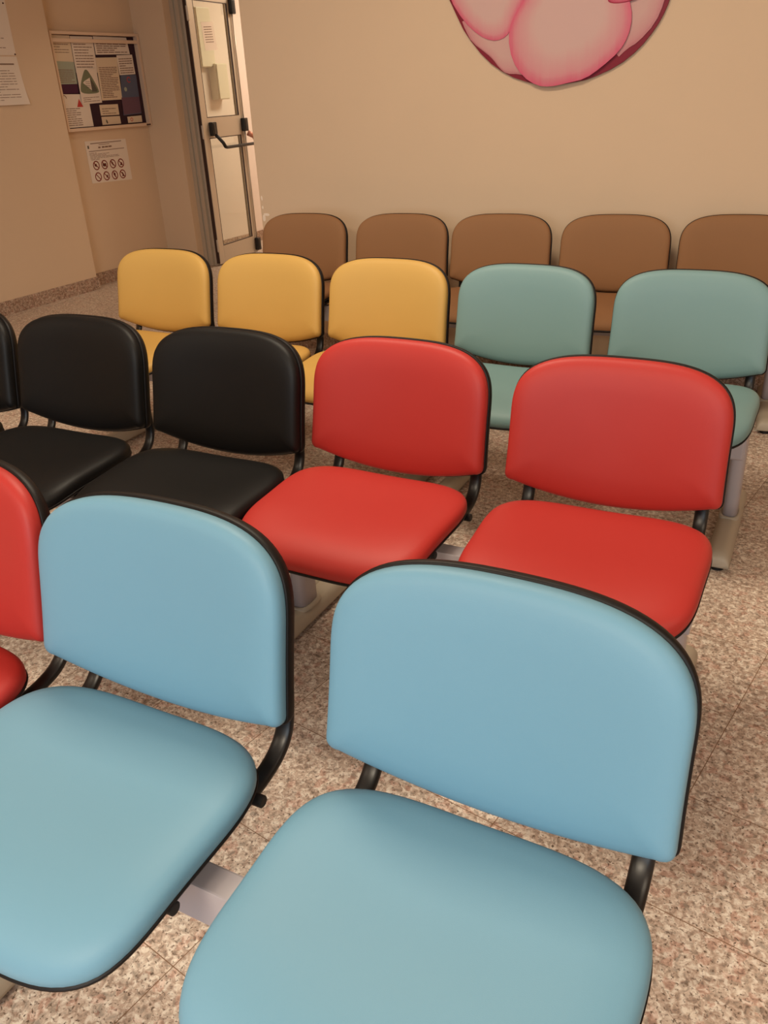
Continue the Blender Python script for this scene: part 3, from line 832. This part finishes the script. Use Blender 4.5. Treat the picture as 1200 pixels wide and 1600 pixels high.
for key, x, y, a, color, label in CHAIRS:
    if color not in PROTO:
        PROTO[color] = proto(color); c = PROTO[color]
    else:
        c = copy_tree(PROTO[color])
    c.location = (x, y, 0); c.rotation_euler = (0, 0, math.radians(a))
    tag(c, label, 'chair', GR[key[0]])
    BUILT[key] = c

for key in ('A3', 'A4', 'B1', 'B2', 'B3', 'B4'):
    for me in KNOBS: child('knob', me, BUILT[key])

# ------------------------------------------------------------------ beams with legs and feet
BF = 0.215      # beam centre in front of the chair origin
def foot_mesh():
    # D-shaped bar along local y, from the front tip (y = -0.30) to the rear tip (+0.24), resting 15 mm above the floor on pads
    secs = []
    L0, L1 = -0.295, 0.245
    ys = [L0, L0+0.003, L0+0.010, L0+0.022, L0+0.04, -0.15, -0.05, 0.0, 0.05, 0.12, L1-0.04, L1-0.022, L1-0.010, L1-0.003, L1]
    for y in ys:
        d = min(y-L0, L1-y); e = 1 if d > 0.04 else math.sqrt(max(0.0, 1-((0.04-d)/0.04)**2))*0.55+0.45
        w = 0.036*(0.92+0.08*e); h = 0.046*e
        sec = []
        for k in range(20):
            th = math.pi*k/19
            c, s = math.cos(th), math.sin(th); kk = (abs(c)**2.6+abs(s)**2.6)**(-1/2.6)
            sec.append((w*c*kk, y, 0.016+h*s*kk))
        secs.append(sec)
    return loft(secs)
def leg_parts(parent, x, y0):
    """column behind the beam, clamp round the beam, foot below"""
    bm = bmesh.new()
    secs = []
    for z in (0.052, 0.12, 0.25, 0.375):
        sec = []
        for k in range(24):
            th = 2*math.pi*k/24; c, s = math.cos(th), math.sin(th); kk = (abs(c)**3.2+abs(s)**3.2)**(-1/3.2)
            sec.append((x+0.0235*c*kk, y0+0.042*s*kk, z))
        secs.append(sec)
    v, f = loft(secs)
    vs = [bm.verts.new(p) for p in v]
    for q in f: bm.faces.new([vs[i] for i in q])
    # arm reaching forward and closing round the beam
    add_box(bm, x-0.0225, x+0.0225, y0-0.20, y0+0.040, 0.330, 0.425, 0.008)
    leg = obj_bm('leg', bm, M['beam'], parent)
    for p in leg.data.polygons: p.use_smooth = len(p.vertices) == 4 and p.area < 0.0015
    v, f = foot_mesh()
    ft = link_mesh('foot', [(a+x, b+y0-0.01, c) for a, b, c in v], f, M['foot'], leg, True)
    # raised collar round the column
    secs = []
    for (sx, sy, z) in ((0.0335, 0.054, 0.056), (0.032, 0.052, 0.064), (0.028, 0.047, 0.067), (0.024, 0.043, 0.066)):
        sec = []
        for k in range(28):
            th = 2*math.pi*k/28; c, s = math.cos(th), math.sin(th); kk = (abs(c)**3+abs(s)**3)**(-1/3)
            sec.append((x+sx*c*kk, y0+sy*s*kk, z))
        secs.append(sec)
    v, f = loft(secs, False)
    link_mesh('collar', v, f, M['foot'], leg, True)
    bm = bmesh.new()
    for yy in (y0-0.275, y0+0.205): add_cyl(bm, (x, yy, 0.0), (x, yy, 0.018), 0.020, 0.017)
    obj_bm('levelling_pad', bm, M['knob'], leg, False)
    return leg
def beam(x0, x1, legs, loc, ang, label, colshift=0.145):
    t = empty('seating_beam', loc, math.radians(ang), label, 'bench frame', 'grey beams carrying the chairs')
    box('beam', x0, x1, -BF-0.021, -BF+0.021, 0.345, 0.420, M['beam'], t, 0.003)
    for x in legs: leg_parts(t, x, -BF+colshift)
    return t
# local frame: x along the row measured from the room origin of the row's first point
beam(-0.565, 0.46, (-0.515, 0.34), (-0.585, 0.789, 0), 0.4, 'grey steel beam under the two light blue chairs', 0.12)
beam(-1.10, 0.49, (-1.00, 0.44), (-1.63, 0.793, 0), 0.0, 'grey beam under the red chair cut by the left edge', 0.12)
beam(-0.57, 0.505, (-0.555, 0.462), (-0.67, 1.752, 0), 0.8, 'grey steel beam and legs under the two red chairs')
beam(-0.80, 0.73, (-0.76, 0.675), (-1.958, 1.674, 0), 2.0, 'grey steel beam and legs under the three black chairs')
beam(-0.55, 0.50, (-0.50, 0.475), (-0.69, 2.743, 0), 1.7, 'grey steel beam and legs under the two teal chairs', 0.17)
beam(-0.80, 0.73, (-0.77, 0.665), (-2.006, 2.705, 0), 1.4, 'grey steel beam and legs under the three yellow chairs')
beam(-1.25, 1.29, (-0.76, 0.26, 1.245), (-1.478, 3.872, 0), 6.1, 'grey steel beam and legs under the five brown chairs')

# unseen window frame, added round the cool fill lamp behind the photographer
def added_rear_window():
    bm = bmesh.new()
    for x0, x1 in ((-1.78, -1.70), (0.26, 0.34), (2.30, 2.38)): add_box(bm, x0, x1, -3.80, -3.755, 0.85, 2.45, 0.004)
    add_box(bm, -1.78, 2.38, -3.80, -3.755, 0.82, 0.89, 0.004); add_box(bm, -1.78, 2.38, -3.80, -3.755, 2.41, 2.48, 0.004)
    return obj_bm('added_window_1', bm, M['alu'])
struct(added_rear_window())
